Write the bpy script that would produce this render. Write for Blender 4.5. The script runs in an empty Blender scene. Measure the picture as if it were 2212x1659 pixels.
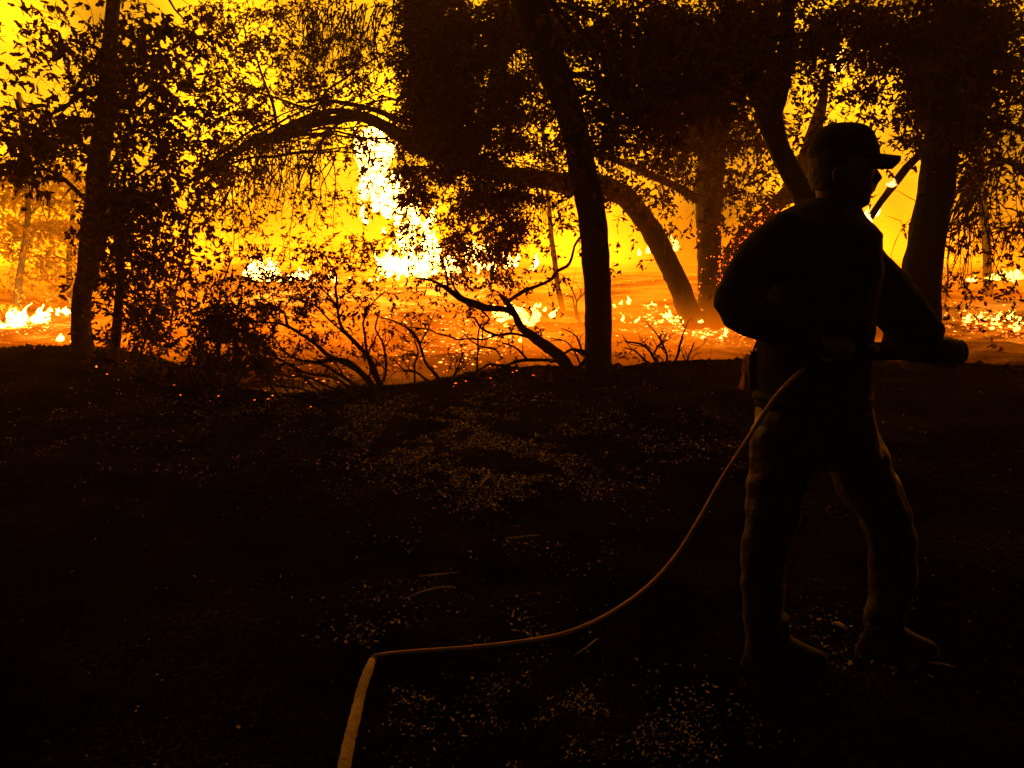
import bpy, bmesh, math, random
import numpy as np
from mathutils import Vector, noise
random.seed(7); rng = np.random.default_rng(7)
R = math.radians
scene = bpy.context.scene
COL = scene.collection

# ------------------------------------------------------------------ camera, night sky, faint added fill, exposure
TH = R(12.0); CAMZ = 1.55
cam_d = bpy.data.cameras.new("camera"); cam = bpy.data.objects.new("camera", cam_d); COL.objects.link(cam)
cam.location = (0, 0, CAMZ); cam.rotation_euler = (R(90) - TH, 0, 0)
cam_d.sensor_fit = 'HORIZONTAL'; cam_d.sensor_width = 36; cam_d.lens = 27
cam_d.clip_start = 0.05; cam_d.clip_end = 600
scene.camera = cam

world = bpy.data.worlds.new("World"); scene.world = world; world.use_nodes = True
wn = world.node_tree; wn.nodes.clear()
sky = wn.nodes.new("ShaderNodeTexSky"); sky.sky_type = 'NISHITA'; sky.sun_disc = False
sky.sun_elevation = R(25); sky.sun_rotation = R(200)
bg = wn.nodes.new("ShaderNodeBackground"); bg.inputs[1].default_value = 0.0006
wo = wn.nodes.new("ShaderNodeOutputWorld")
wn.links.new(sky.outputs[0], bg.inputs[0]); wn.links.new(bg.outputs[0], wo.inputs[0])
fill_sun_d = bpy.data.lights.new("fill_sun", 'SUN'); fill_sun_d.energy = 0.012; fill_sun_d.angle = R(0.5); fill_sun_d.color = (.85, .95, 1)
fill_sun = bpy.data.objects.new("fill_sun", fill_sun_d); COL.objects.link(fill_sun); fill_sun.rotation_euler = (R(50), 0, R(-20))  # faint fill added to lift the dark parts; no moon is seen

vs = scene.view_settings
vs.view_transform = 'Standard'; vs.look = 'None'; vs.exposure = 0.0; vs.gamma = 1.0; vs.use_curve_mapping = False
scene.render.engine = 'CYCLES'
cy = scene.cycles
cy.max_bounces = 3; cy.diffuse_bounces = 1; cy.glossy_bounces = 1; cy.transmission_bounces = 2
cy.transparent_max_bounces = 10; cy.volume_bounces = 0; cy.sample_clamp_indirect = 4.0
cy.use_denoising = True; cy.volume_max_steps = 40; cy.volume_step_rate = 2.2; cy.use_light_tree = True

# ------------------------------------------------------------------ measuring helpers: a picture position plus a distance gives a place
def ray(px, py):
    cx = (px - 1106) / 1659; c = (829.5 - py) / 1659
    return Vector((cx, math.cos(TH) + c * math.sin(TH), -math.sin(TH) + c * math.cos(TH)))
def P(px, py, d):
    r = ray(px, py); return Vector((0, 0, CAMZ)) + r * (d / r.y)
def PW(px, py, d):                       # metres per picture unit there
    return (d / ray(px, py).y) / 1659
CRX = []
for px, py in [(-400, 752), (0, 757), (180, 757), (300, 775), (400, 812), (480, 848), (600, 866), (700, 858), (760, 848), (850, 846), (950, 828), (1030, 812),
               (1100, 801), (1240, 806), (1320, 802), (1400, 795), (1500, 790), (1600, 782), (1750, 786), (1900, 790), (2100, 793), (2212, 800), (2500, 806)]:
    r = ray(px, py); t = -CAMZ / r.z; CRX.append((r.x * t, r.y * t))
CRX.sort()
cxs = np.array([c[0] for c in CRX]); cys = np.array([c[1] for c in CRX])
def sm(a, b, v):
    t = min(1, max(0, (v - a) / (b - a))); return t * t * (3 - 2 * t)
def H(x, y):
    yc = float(np.interp(x, cxs, cys))
    n = noise.noise(Vector((x * .9, y * .9, 3))) * .03 + noise.noise(Vector((x * 3.1, y * 3.1, 9))) * .012
    if abs(x) < 9 and -1 < y < 12: n += noise.noise(Vector((x * 11, y * 11, 1))) * .009 + noise.noise(Vector((x * 5, y * 5, 4))) * .02 * sm(3, 7, y)
    s = sm(yc + .05, yc + 1.5, y)
    crest = .03 * math.exp(-((y - yc) / .35) ** 2)
    far = -.34 + .18 * noise.noise(Vector((x * .35, y * .7, 5))) * (1 - sm(14, 30, y)) + (.10 * noise.noise(Vector((x * .9, y * 1.7, 15))) + .05 * noise.noise(Vector((x * 2.5, y * 3.1, 25)))) * (1 - sm(12, 26, y))
    far += sm(13, 24, y) * .5 + sm(24, 120, y) * 3
    return (n + crest) * (1 - s) + s * far
def G(px, py):                           # where the line of sight meets the ground
    r = ray(px, py); t = .8; st = .15; o = Vector((0, 0, CAMZ))
    if r.z < -.05: t = max(.8, -1.4 / r.z)
    while t < 80:
        p = o + r * t
        if p.z < H(p.x, p.y):
            a, b = t - st, t
            for i in range(6):
                m_ = (a + b) / 2; p = o + r * m_
                if p.z < H(p.x, p.y): b = m_
                else: a = m_
            return p
        t += st
    return p

# ------------------------------------------------------------------ materials
def mat(name, base=(.1, .1, .1), rough=.9, bump=0, bscale=30, var=.5, translucent=0, spec=.2, vscale=8, stretch=None):
    m = bpy.data.materials.new(name); m.use_nodes = True; nt = m.node_tree; b = nt.nodes["Principled BSDF"]
    b.inputs["Roughness"].default_value = rough; b.inputs["Specular IOR Level"].default_value = spec
    tc = nt.nodes.new("ShaderNodeTexCoord"); mp = nt.nodes.new("ShaderNodeMapping")
    nt.links.new(tc.outputs["Object"], mp.inputs[0])
    if stretch: mp.inputs["Scale"].default_value = stretch
    n = nt.nodes.new("ShaderNodeTexNoise"); n.inputs["Scale"].default_value = vscale; n.inputs["Detail"].default_value = 5
    nt.links.new(mp.outputs[0], n.inputs[0])
    cr = nt.nodes.new("ShaderNodeValToRGB"); cr.color_ramp.elements[0].position = .3; cr.color_ramp.elements[1].position = .7
    cr.color_ramp.elements[0].color = (*[c * (1 - var) for c in base], 1); cr.color_ramp.elements[1].color = (*[min(1, c * (1 + var)) for c in base], 1)
    nt.links.new(n.outputs[0], cr.inputs[0]); nt.links.new(cr.outputs[0], b.inputs["Base Color"])
    if bump:
        n2 = nt.nodes.new("ShaderNodeTexNoise"); n2.inputs["Scale"].default_value = bscale; n2.inputs["Detail"].default_value = 6
        nt.links.new(mp.outputs[0], n2.inputs[0])
        bp = nt.nodes.new("ShaderNodeBump"); bp.inputs["Strength"].default_value = 1; bp.inputs["Distance"].default_value = bump
        nt.links.new(n2.outputs[0], bp.inputs["Height"]); nt.links.new(bp.outputs[0], b.inputs["Normal"])
    if translucent:
        tr = nt.nodes.new("ShaderNodeBsdfTranslucent"); mx = nt.nodes.new("ShaderNodeMixShader"); mx.inputs[0].default_value = translucent
        nt.links.new(cr.outputs[0], tr.inputs[0]); out = nt.nodes["Material Output"]
        nt.links.new(b.outputs[0], mx.inputs[1]); nt.links.new(tr.outputs[0], mx.inputs[2]); nt.links.new(mx.outputs[0], out.inputs[0])
    return m
def emit(name, col, k, vscale=3, lo=.4):
    m = bpy.data.materials.new(name); m.use_nodes = True; nt = m.node_tree; nt.nodes.clear()
    e = nt.nodes.new("ShaderNodeEmission"); o = nt.nodes.new("ShaderNodeOutputMaterial")
    tc = nt.nodes.new("ShaderNodeTexCoord"); n = nt.nodes.new("ShaderNodeTexNoise"); n.inputs["Scale"].default_value = vscale
    mr = nt.nodes.new("ShaderNodeMapRange"); mr.inputs[1].default_value = .3; mr.inputs[2].default_value = .7
    mr.inputs[3].default_value = k * lo; mr.inputs[4].default_value = k * (2 - lo)
    nt.links.new(tc.outputs["Object"], n.inputs[0]); nt.links.new(n.outputs[0], mr.inputs[0])
    e.inputs[0].default_value = (*col, 1); nt.links.new(mr.outputs[0], e.inputs[1]); nt.links.new(e.outputs[0], o.inputs[0])
    return m
def flame_mat(name, k, hot, edge):
    m = bpy.data.materials.new(name); m.use_nodes = True; nt = m.node_tree; nt.nodes.clear(); N = nt.nodes.new; Lk = nt.links.new
    lw = N("ShaderNodeLayerWeight"); lw.inputs[0].default_value = .45
    tc = N("ShaderNodeTexCoord"); mp = N("ShaderNodeMapping"); mp.inputs['Scale'].default_value = (4, 4, 1.3); Lk(tc.outputs['Object'], mp.inputs[0])
    n = N("ShaderNodeTexNoise"); n.inputs['Scale'].default_value = 2.2; n.inputs['Detail'].default_value = 4; Lk(mp.outputs[0], n.inputs[0])
    ad = N("ShaderNodeMath"); ad.operation = 'MULTIPLY_ADD'; ad.inputs[1].default_value = 2.0; ad.inputs[2].default_value = -.95; Lk(n.outputs[0], ad.inputs[0])
    sm_ = N("ShaderNodeMath"); sm_.operation = 'ADD'; Lk(lw.outputs['Facing'], sm_.inputs[0]); Lk(ad.outputs[0], sm_.inputs[1])
    cr = N("ShaderNodeValToRGB"); e0 = cr.color_ramp.elements; e0[0].position = .1; e0[0].color = (*hot, 1); e0[1].position = .75; e0[1].color = (*edge, 1); Lk(sm_.outputs[0], cr.inputs[0])
    st = N("ShaderNodeMapRange"); st.inputs[1].default_value = .05; st.inputs[2].default_value = .62; st.inputs[3].default_value = k; st.inputs[4].default_value = 1.2; Lk(sm_.outputs[0], st.inputs[0])
    al = N("ShaderNodeMapRange"); al.interpolation_type = 'SMOOTHSTEP'; al.inputs[1].default_value = .2; al.inputs[2].default_value = .85; al.inputs[3].default_value = .95; al.inputs[4].default_value = 0; Lk(sm_.outputs[0], al.inputs[0])
    e = N("ShaderNodeEmission"); Lk(cr.outputs[0], e.inputs[0]); Lk(st.outputs[0], e.inputs[1])
    tr = N("ShaderNodeBsdfTransparent"); mx = N("ShaderNodeMixShader"); o = N("ShaderNodeOutputMaterial")
    Lk(al.outputs[0], mx.inputs[0]); Lk(tr.outputs[0], mx.inputs[1]); Lk(e.outputs[0], mx.inputs[2]); Lk(mx.outputs[0], o.inputs[0])
    return m
M = {
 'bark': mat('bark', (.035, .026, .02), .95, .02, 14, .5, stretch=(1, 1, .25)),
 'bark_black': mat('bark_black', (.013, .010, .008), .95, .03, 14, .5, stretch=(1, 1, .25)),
 'bark_lit': mat('bark_lit', (.16, .12, .08), .95, .02, 14, .5, stretch=(1, 1, .25)),  # bark copy paled to paint in firelight
 'twig': mat('twig', (.05, .038, .028), .9),
 'leaf': mat('leaf', (.085, .034, .012), .7, translucent=.4, vscale=3),
 'leaf_lit': mat('leaf_lit', (.5, .33, .07), .6, translucent=.4, vscale=1.5),  # leaf copy brightened, firelight put into its colour
 'leaf_scorched': mat('leaf_scorched', (.11, .038, .014), .8, translucent=.4, vscale=3),
 'litter': mat('litter', (.62, .44, .22), .3, translucent=.4, vscale=45, var=.9, spec=.6),
 'char': mat('char', (.012, .010, .009), .95),
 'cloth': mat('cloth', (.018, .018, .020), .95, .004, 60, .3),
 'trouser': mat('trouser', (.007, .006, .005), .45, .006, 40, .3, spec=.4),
 'skin': mat('skin', (.13, .075, .05), .6, spec=.3),
 'hair': mat('hair', (.02, .014, .01), .7),
 'leather': mat('leather', (.02, .016, .013), .7, .002, 80),
 'rubber': mat('rubber', (.015, .015, .015), .8),
 'hose': mat('hose', (.85, .42, .17), .75, .004, 150, .25),
 'hose_pale': mat('hose_pale', (.8, .58, .32), .85, .02, 90, .3),
 'brass': mat('brass', (.25, .18, .08), .4, spec=.6),
 'yellow': mat('yellow', (.85, .55, .12), .4, var=.1, translucent=.6),
 'flame': flame_mat('flame', 42, (1, .46, .06), (1, .22, .008)),
 'flame_low': flame_mat('flame_low', 16, (1, .46, .05), (1, .20, .005)),
 'flame_small': flame_mat('flame_small', 5, (1, .6, .2), (1, .3, .02)),
 'ember': emit('ember', (1, .12, .008), 3.0, 6, .1),
 'ember_hot': emit('ember_hot', (1, .32, .04), 3.4, 5, .2),
}
for k_, w_ in (('trouser', .16), ('hose_pale', .4)):
    b_ = M[k_].node_tree.nodes["Principled BSDF"]; b_.inputs['Sheen Weight'].default_value = w_; b_.inputs['Sheen Roughness'].default_value = .35
    b_.inputs['Sheen Tint'].default_value = (1, .9, .75, 1)
# ground: soil blackened as painted near shade; paler ash tone beyond the crest
def ground_mat():
    m = bpy.data.materials.new('burnt_shaded_ground'); m.use_nodes = True; nt = m.node_tree; b = nt.nodes["Principled BSDF"]
    b.inputs["Roughness"].default_value = 1; b.inputs["Specular IOR Level"].default_value = 0
    at = nt.nodes.new("ShaderNodeAttribute"); at.attribute_name = "ash_lit"
    tc = nt.nodes.new("ShaderNodeTexCoord")
    def nz(s, d=6, st=None):
        n = nt.nodes.new("ShaderNodeTexNoise"); n.inputs["Scale"].default_value = s; n.inputs["Detail"].default_value = d
        if st:
            mp = nt.nodes.new("ShaderNodeMapping"); mp.inputs["Scale"].default_value = st
            nt.links.new(tc.outputs["Object"], mp.inputs[0]); nt.links.new(mp.outputs[0], n.inputs[0])
        else: nt.links.new(tc.outputs["Object"], n.inputs[0])
        return n
    def ramp(n, a, c0, c, c1):
        r = nt.nodes.new("ShaderNodeValToRGB"); r.color_ramp.elements[0].position = a; r.color_ramp.elements[1].position = c
        r.color_ramp.elements[0].color = (*c0, 1); r.color_ramp.elements[1].color = (*c1, 1); nt.links.new(n.outputs[0], r.inputs[0]); return r
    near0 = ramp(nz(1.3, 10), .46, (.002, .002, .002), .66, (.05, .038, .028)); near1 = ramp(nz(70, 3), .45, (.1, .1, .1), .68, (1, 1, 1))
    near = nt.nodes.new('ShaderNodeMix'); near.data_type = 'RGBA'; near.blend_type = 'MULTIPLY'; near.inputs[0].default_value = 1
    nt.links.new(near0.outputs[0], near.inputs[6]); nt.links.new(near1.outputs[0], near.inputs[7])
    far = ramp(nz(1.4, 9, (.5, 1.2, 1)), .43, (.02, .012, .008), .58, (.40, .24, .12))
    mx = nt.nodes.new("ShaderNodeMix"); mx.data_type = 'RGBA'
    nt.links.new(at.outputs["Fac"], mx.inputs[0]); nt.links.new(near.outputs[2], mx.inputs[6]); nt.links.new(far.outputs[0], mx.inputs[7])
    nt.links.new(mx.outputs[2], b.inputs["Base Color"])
    bp = nt.nodes.new("ShaderNodeBump"); bp.inputs["Distance"].default_value = .04; bp.inputs["Strength"].default_value = 1
    nt.links.new(nz(18, 8).outputs[0], bp.inputs["Height"]); nt.links.new(bp.outputs[0], b.inputs["Normal"])
    return m
M['ground'] = ground_mat()

# ------------------------------------------------------------------ mesh helpers
def link(name, me, m=None, parent=None):
    o = bpy.data.objects.new(name, me); COL.objects.link(o)
    if m is not None and me is not None and not me.materials: me.materials.append(m)
    if parent is not None: o.parent = parent; o.matrix_parent_inverse = parent.matrix_basis.inverted()
    return o
def thing(name, label, cat, loc, group=None):
    o = bpy.data.objects.new(name, None); COL.objects.link(o); o.location = loc; o.empty_display_size = .2
    o['label'] = label; o['category'] = cat
    if group: o['group'] = group
    return o
def tag(o, label, cat, group=None, kind=None):
    if label: o['label'] = label
    if cat: o['category'] = cat
    if group: o['group'] = group
    if kind: o['kind'] = kind
    return o
class MB:
    def __init__(s): s.v = []; s.f = []
    def tube(s, pts, rad, n=8, jit=0, cap=True, squash=None):
        base = len(s.v); k = len(pts)
        up0 = Vector((.13, .97, .2)).normalized()
        for i, p in enumerate(pts):
            t = (pts[min(k - 1, i + 1)] - pts[max(0, i - 1)])
            t = t.normalized() if t.length > 1e-9 else Vector((0, 0, 1))
            a = up0 - t * up0.dot(t)
            if a.length < 1e-3: a = Vector((1, 0, 0)) - t * t.x
            a.normalize(); b = t.cross(a)
            for j in range(n):
                an = 2 * math.pi * j / n; rr = rad[i]
                if jit: q = p + a * math.cos(an) * rr + b * math.sin(an) * rr; rr *= 1 + jit * noise.noise(q * 6) + jit * .7 * noise.noise(Vector((q.x * 17, q.y * 17, q.z * 4)))
                ra = rr * (squash if squash else 1)
                s.v.append(p + a * math.cos(an) * ra + b * math.sin(an) * rr)
        for i in range(k - 1):
            for j in range(n):
                A = base + i * n + j; B = base + i * n + (j + 1) % n
                s.f.append((A, B, B + n, A + n))
        if cap:
            s.f.append(tuple(base + j for j in range(n - 1, -1, -1))); s.f.append(tuple(base + (k - 1) * n + j for j in range(n)))
    def rings(s, rings):                 # list of rings with equal counts
        base = len(s.v); n = len(rings[0])
        for r in rings: s.v += r
        for i in range(len(rings) - 1):
            for j in range(n):
                A = base + i * n + j; B = base + i * n + (j + 1) % n
                s.f.append((A, B, B + n, A + n))
        s.f.append(tuple(base + j for j in range(n - 1, -1, -1))); s.f.append(tuple(base + (len(rings) - 1) * n + j for j in range(n)))
    def mesh(s, name, smooth=True):
        me = bpy.data.meshes.new(name); me.from_pydata([tuple(v) for v in s.v], [], s.f); me.update()
        bm = bmesh.new(); bm.from_mesh(me); bmesh.ops.recalc_face_normals(bm, faces=bm.faces); bm.to_mesh(me); bm.free()
        if smooth: me.polygons.foreach_set('use_smooth', [True] * len(me.polygons))
        return me
    def build(s, name, m, parent=None, smooth=True): return link(name, s.mesh(name, smooth), m, parent)
def smooth_path(pts, rad, step=.12):
    P2, R2 = [], []; n = len(pts)
    for i in range(n - 1):
        p0, p1, p2, p3 = pts[max(0, i - 1)], pts[i], pts[i + 1], pts[min(n - 1, i + 2)]
        k = max(2, int((p2 - p1).length / step))
        for j in range(k):
            t = j / k
            q = .5 * ((2 * p1) + (p2 - p0) * t + (2 * p0 - 5 * p1 + 4 * p2 - p3) * t * t + (3 * p1 - p0 - 3 * p2 + p3) * t ** 3)
            P2.append(q); R2.append(rad[i] * (1 - t) + rad[i + 1] * t)
    P2.append(pts[-1]); R2.append(rad[-1]); return P2, R2
def fuse(mb, name, voxel, m, parent, smooth=6, disp=0, dscale=10):
    me = mb.mesh(name); o = bpy.data.objects.new(name + '_raw', me); COL.objects.link(o)
    r = o.modifiers.new('r', 'REMESH'); r.mode = 'VOXEL'; r.voxel_size = voxel; r.use_smooth_shade = True
    s = o.modifiers.new('s', 'SMOOTH'); s.iterations = smooth; s.factor = .5
    dg = bpy.context.evaluated_depsgraph_get(); dg.update()
    me2 = bpy.data.meshes.new_from_object(o.evaluated_get(dg)); bpy.data.objects.remove(o)
    if disp:
        for v in me2.vertices:
            c = v.co; v.co += v.normal * disp * (noise.noise(Vector((c.x * dscale, c.y * dscale, c.z * dscale * 1.7))) + .5 * noise.noise(c * dscale * 2.3))
    me2.name = name; me2.materials.clear()
    return link(name, me2, m, parent)

# ------------------------------------------------------------------ the ground
def build_ground():
    xs = list(np.arange(-9, 9.001, .09)); st = .12; x = 9
    while x < 150: x += st; st *= 1.13; xs.append(x); xs.insert(0, -x)
    ys = list(np.arange(-.6, 13, .075)); st = .09; y = ys[-1]
    while y < 260: y += st; st *= 1.035; ys.append(y)
    st = .2; y = -.6
    while y > -60: y -= st; st *= 1.25; ys.insert(0, y)
    nx, ny = len(xs), len(ys)
    v = [(x, y, H(x, y)) for y in ys for x in xs]
    f = [(j * nx + i, j * nx + i + 1, (j + 1) * nx + i + 1, (j + 1) * nx + i) for j in range(ny - 1) for i in range(nx - 1)]
    me = bpy.data.meshes.new('ground'); me.from_pydata(v, [], f)
    me.polygons.foreach_set('use_smooth', [True] * len(f))
    a = me.attributes.new('ash_lit', 'FLOAT', 'POINT')  # paints the fire side of the crest paler than the shaded side
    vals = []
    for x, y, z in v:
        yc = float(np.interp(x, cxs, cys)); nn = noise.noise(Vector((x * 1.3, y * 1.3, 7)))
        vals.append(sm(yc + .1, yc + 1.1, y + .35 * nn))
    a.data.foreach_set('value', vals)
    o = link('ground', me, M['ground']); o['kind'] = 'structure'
build_ground()

# ------------------------------------------------------------------ leaves and twigs (all as real small leaves)
def leaf_mesh(name, C, D, L, W, twigs, m, parent, fold=.25):
    """C: base points (n,3); D: directions; L lengths; W widths; twigs: list of (pts, r)"""
    n = len(C); vs, fs = [], []
    if n:
        up = rng.normal(size=(n, 3)); S = np.cross(D, up); S /= np.linalg.norm(S, axis=1)[:, None] + 1e-9
        N = np.cross(S, D)
        tpl = [(0, 0, 0), (.22, .62, 1), (.5, .85, 1), (.62, .45, .6), (.8, .6, .8), (1, 0, 0), (.76, -.55, .8), (.6, -.5, .6), (.42, -.9, 1), (.2, -.5, 1)]
        arr = np.zeros((n, 10, 3))
        cup = rng.uniform(-.3, .5, n)
        for k, (a, b, c) in enumerate(tpl):
            jb = b * rng.uniform(.75, 1.2, n); ja = a * rng.uniform(.93, 1.07, n)
            arr[:, k] = C + D * (L * ja)[:, None] + S * (W * .5 * jb)[:, None] + N * (W * fold * c * .6 + L * cup * a * a)[:, None]
        vs = arr.reshape(-1, 3)
    mb = MB()
    for pts, r in twigs: mb.tube(pts, r, 3, cap=False)
    nv = n * 10
    tv = np.array([tuple(v) for v in mb.v]).reshape(-1, 3) if mb.v else np.zeros((0, 3))
    allv = np.vstack([vs if n else np.zeros((0, 3)), tv])
    b = np.arange(n)[:, None] * 10
    q = np.vstack([b + np.array([[0, 1, 2, 3]]), b + np.array([[0, 3, 4, 5]]), b + np.array([[0, 5, 6, 7]]), b + np.array([[0, 7, 8, 9]])]) if n else np.zeros((0, 4), int)
    tf = np.array(mb.f, int).reshape(-1, 4) + nv if mb.f else np.zeros((0, 4), int)
    F = np.vstack([q, tf]).astype(np.int32)
    me = bpy.data.meshes.new(name)
    me.vertices.add(len(allv)); me.vertices.foreach_set('co', allv.astype(np.float32).ravel())
    me.loops.add(F.size); me.loops.foreach_set('vertex_index', F.ravel())
    me.polygons.add(len(F)); me.polygons.foreach_set('loop_start', np.arange(len(F), dtype=np.int32) * 4)
    me.update(calc_edges=True)
    return link(name, me, m, parent)

COV = ["45666654X99899999999",
       "588877766X98XXX989X9".replace("6X98XXX989X9", "X98 8XXX989X9".replace(" ", ""))[:20],
       "37875665X987XXX766X9",
       "36877654X988XX8556X8",
       "88777665X9789X8632X7",
       "95678543997777754157",
       "87976324896576752026",
       "78975124796133620025",
       "78964344693110410035",
       "66865463573000200023",
       "54857743241000000033",
       "21879643111000000012",
       "00669533111010000000",
       "00358331011010000000"]
COV[1] = "4777666" + "5X9" + "88" + "XXX989X9"
TRE = ["AAAACCCCCCCFFFHHHIII",
       "AAAACCCCCCCFFFHHHIII",
       "AAAACCCCCCCFFFHHHIII",
       "AAAACCCCCCCFFFHHHIII",
       "AABBCCCCCCCFFGGHHIII",
       "AABBCCCCCCCFGGGGHIII",
       "KKBBCCCCCCCFGGGGHIJJ",
       "KKBBCCCCCCCFGGGGGIJJ",
       "KKBBCCCCCCCFGGGGGIJJ",
       "KKBBDEEECCCFGGGGGIJJ",
       "KKBBDEEELLLFGGGGGIJJ",
       "KKBDDEEELLLFGGGGGIJJ",
       "KKBDDEEELLLFMGGGGIJJ",
       "KKBDDEEELLLFMGGGGIJJ"]
DEP = dict(A=(8.6, .7), B=(8.4, .35), C=(10.2, .8), D=(7.4, .3), E=(7.1, .3), F=(8.2, .6), G=(11.6, .7), H=(8.8, .5), I=(8.7, .5), J=(9.3, .5), K=(15.2, .9), L=(7.5, .25), M=(8.2, .2))
LSZ = dict(A=.095, B=.08, C=.06, D=.055, E=.042, F=.065, G=.085, H=.065, I=.07, J=.07, K=.11, L=.042, M=.04)
def leaf_field():
    out = {k: [[], [], [], [], []] for k in DEP}     # C, D, L, W, twigs
    for r in range(14):
        for c in range(20):
            cv = COV[r][c]; T = TRE[r][c]
            if cv == '0': continue
            frac = {'X': .992, '9': .955}.get(cv, int(cv) / 10 if cv != 'X' else 0)
            na = -math.log(1 - frac) * (2.2 if frac > .75 else 1.7 if frac > .5 else 1.4)
            d0, sd = DEP[T]; L0 = LSZ[T]
            pxpm = 1 / PW(1106, 400, d0)
            area = L0 * L0 * .6 * .62 * .5 * pxpm ** 2
            nl = int(na * 110.6 * 60 / area * (1.0))
            made = 0; tries = 0
            while made < nl and tries < nl * 3:
                tries += 1
                px = (c + random.uniform(-.15, 1.15)) * 110.6; py = (r + random.uniform(-.2, 1.2)) * 60
                w = noise.noise(Vector((px / 42, py / 36, ord(T)))) + .6 * noise.noise(Vector((px / 17, py / 17, ord(T) + 9)))
                if frac < .99 and random.random() > .45 + w * 2.2: continue
                d = d0 + random.gauss(0, sd)
                p = P(px, py, d)
                if p.z < H(p.x, p.y) + .03: continue
                v = Vector((random.gauss(0, 1), random.gauss(0, .8), random.gauss(-.45, .5))).normalized()
                ln = random.uniform(.14, .34) * (L0 / .06)
                k = random.randint(5, 9)
                pts = []; q = p.copy(); dv = v.copy()
                for s in range(5):
                    pts.append(q.copy()); q = q + dv * ln / 4; dv = (dv + Vector((random.gauss(0, .16), random.gauss(0, .16), -.14 + random.gauss(0, .12)))).normalized()
                if random.random() < .6: out[T][4].append((pts, [.0035, .003, .0025, .002, .0012]))
                for s in range(k):
                    t = random.uniform(.15, 1) * 4; i = min(3, int(t)); b = pts[i].lerp(pts[i + 1], t - i)
                    dd = (dv * .5 + Vector((random.gauss(0, .7), random.gauss(0, .7), random.gauss(-.15, .6)))).normalized()
                    out[T][0].append(b); out[T][1].append(dd)
                    L = L0 * random.uniform(.6, 1.25); out[T][2].append(L); out[T][3].append(L * random.uniform(.45, .7))
                made += k
    return out
FIELD = leaf_field()
def crown(T, parent, m='leaf', name='crown'):
    C, D, L, W, tw = FIELD[T]
    o = leaf_mesh(name, np.array([tuple(v) for v in C]), np.array([tuple(v) for v in D]), np.array(L), np.array(W), tw, M[m], parent)
    return o
def limb(name, pts, d, parent, m='bark', n=12, jit=.12, d2=None, step=.12):
    """pts: (px, py, width); distance runs from d to d2"""
    k = len(pts); W, Rr = [], []
    for i, a in enumerate(pts):
        dd = a[3] if len(a) > 3 else d + ((d2 - d) * i / max(1, k - 1) if d2 else 0)
        W.append(P(a[0], a[1], dd)); Rr.append(PW(a[0], a[1], dd) * a[2] / 2)
    a, b = smooth_path(W, Rr, step)
    mb = MB(); mb.tube(a, b, n, jit); o = mb.build(name, M[m], parent)
    return o, a, b
def root_flare(mb_pts, parent): pass
def side_branches(T, parent, path, k, d, m='bark', r0=.03):
    """curved branches from the trunk or limb into the leaf masses"""
    C = FIELD[T][0]
    if not C: return
    for i in range(k):
        tgt = random.choice(C); s = path[random.randint(len(path) // 3, len(path) - 1)]
        dv = tgt - s
        if dv.length > 3.2: tgt = s + dv * (3.2 / dv.length)
        mid = s.lerp(tgt, .5) + Vector((random.gauss(0, .12), random.gauss(0, .12), .18 * dv.length ** .5 * random.uniform(.2, 1)))
        mb = MB(); a, b = smooth_path([s, s.lerp(mid, .5) + Vector((0, 0, .06)), mid, mid.lerp(tgt, .55) + Vector((random.gauss(0, .06), 0, .03)), tgt], [r0, r0 * .75, r0 * .5, r0 * .3, r0 * .12], .1)
        a = [q + Vector((noise.noise(q * 3), noise.noise(q * 3 + Vector((9, 0, 0))), noise.noise(q * 3 + Vector((0, 9, 0))))) * .05 for q in a]
        mb.tube(a, b, 6, .1)
        for z in range(6):
            j = random.randint(len(a) // 4, len(a) - 1); v = Vector((random.gauss(0, 1), random.gauss(0, .6), random.gauss(-.2, .7))).normalized()
            q = a[j]; ps = []
            for s_ in range(6): ps.append(q.copy()); q = q + v * .09; v = (v + Vector((random.gauss(0, .22), random.gauss(0, .2), -.1))).normalized()
            mb.tube(ps, [b[j] * .5, b[j] * .4 + .002, .005, .004, .003, .002], 4)
        mb.build('branch', M[m], parent)

# ---- trees
def gp(px, py): return G(px, py)
WOOD = 'trees standing in the burning wood'
# big black tree in the middle
F = thing('tree', 'tall dark tree with a straight trunk leaning left as it rises, left of the person', 'tree', P(1290, 812, 7.75), WOOD)
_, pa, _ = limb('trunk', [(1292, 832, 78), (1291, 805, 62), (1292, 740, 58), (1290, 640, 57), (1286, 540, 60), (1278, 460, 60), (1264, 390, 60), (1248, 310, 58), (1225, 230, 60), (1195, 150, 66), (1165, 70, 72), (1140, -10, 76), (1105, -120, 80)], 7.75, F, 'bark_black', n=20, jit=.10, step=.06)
limb('branch', [(1262, 505, 6), (1254, 512, 6), (1241, 531, 6), (1235, 557, 6), (1225, 575, 7), (1205, 585, 7), (1193, 601, 8), (1173, 613, 8), (1131, 629, 9), (1100, 650, 8)], 7.8, F, 'bark', 8, .2, 8.6)
limb('branch', [(1262, 763, 18), (1248, 757, 10), (1233, 755, 6), (1215, 767, 5)], 7.7, F, 'bark', 8, .2)
limb('branch', [(1268, 775, 14), (1255, 790, 10), (1238, 800, 8)], 7.7, F, 'bark', 8, .2)
side_branches('F', F, pa[len(pa) // 2:], 14, 7.7); crown('F', F)
# left tree
A = thing('tree', 'tree at the left with a bent brown trunk beside the strip of ground fire', 'tree', P(178, 752, 9.1), WOOD)
_, pa, _ = limb('trunk', [(180, 765, 58), (178, 745, 46), (175, 690, 38), (178, 640, 38), (188, 590, 42), (198, 520, 46), (207, 440, 46), (215, 350, 44), (225, 270, 40), (232, 180, 34), (240, 60, 30), (250, -80, 26)], 9.1, A, n=18, step=.07)
side_branches('A', A, pa, 14, 8.7); crown('A', A)
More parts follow.
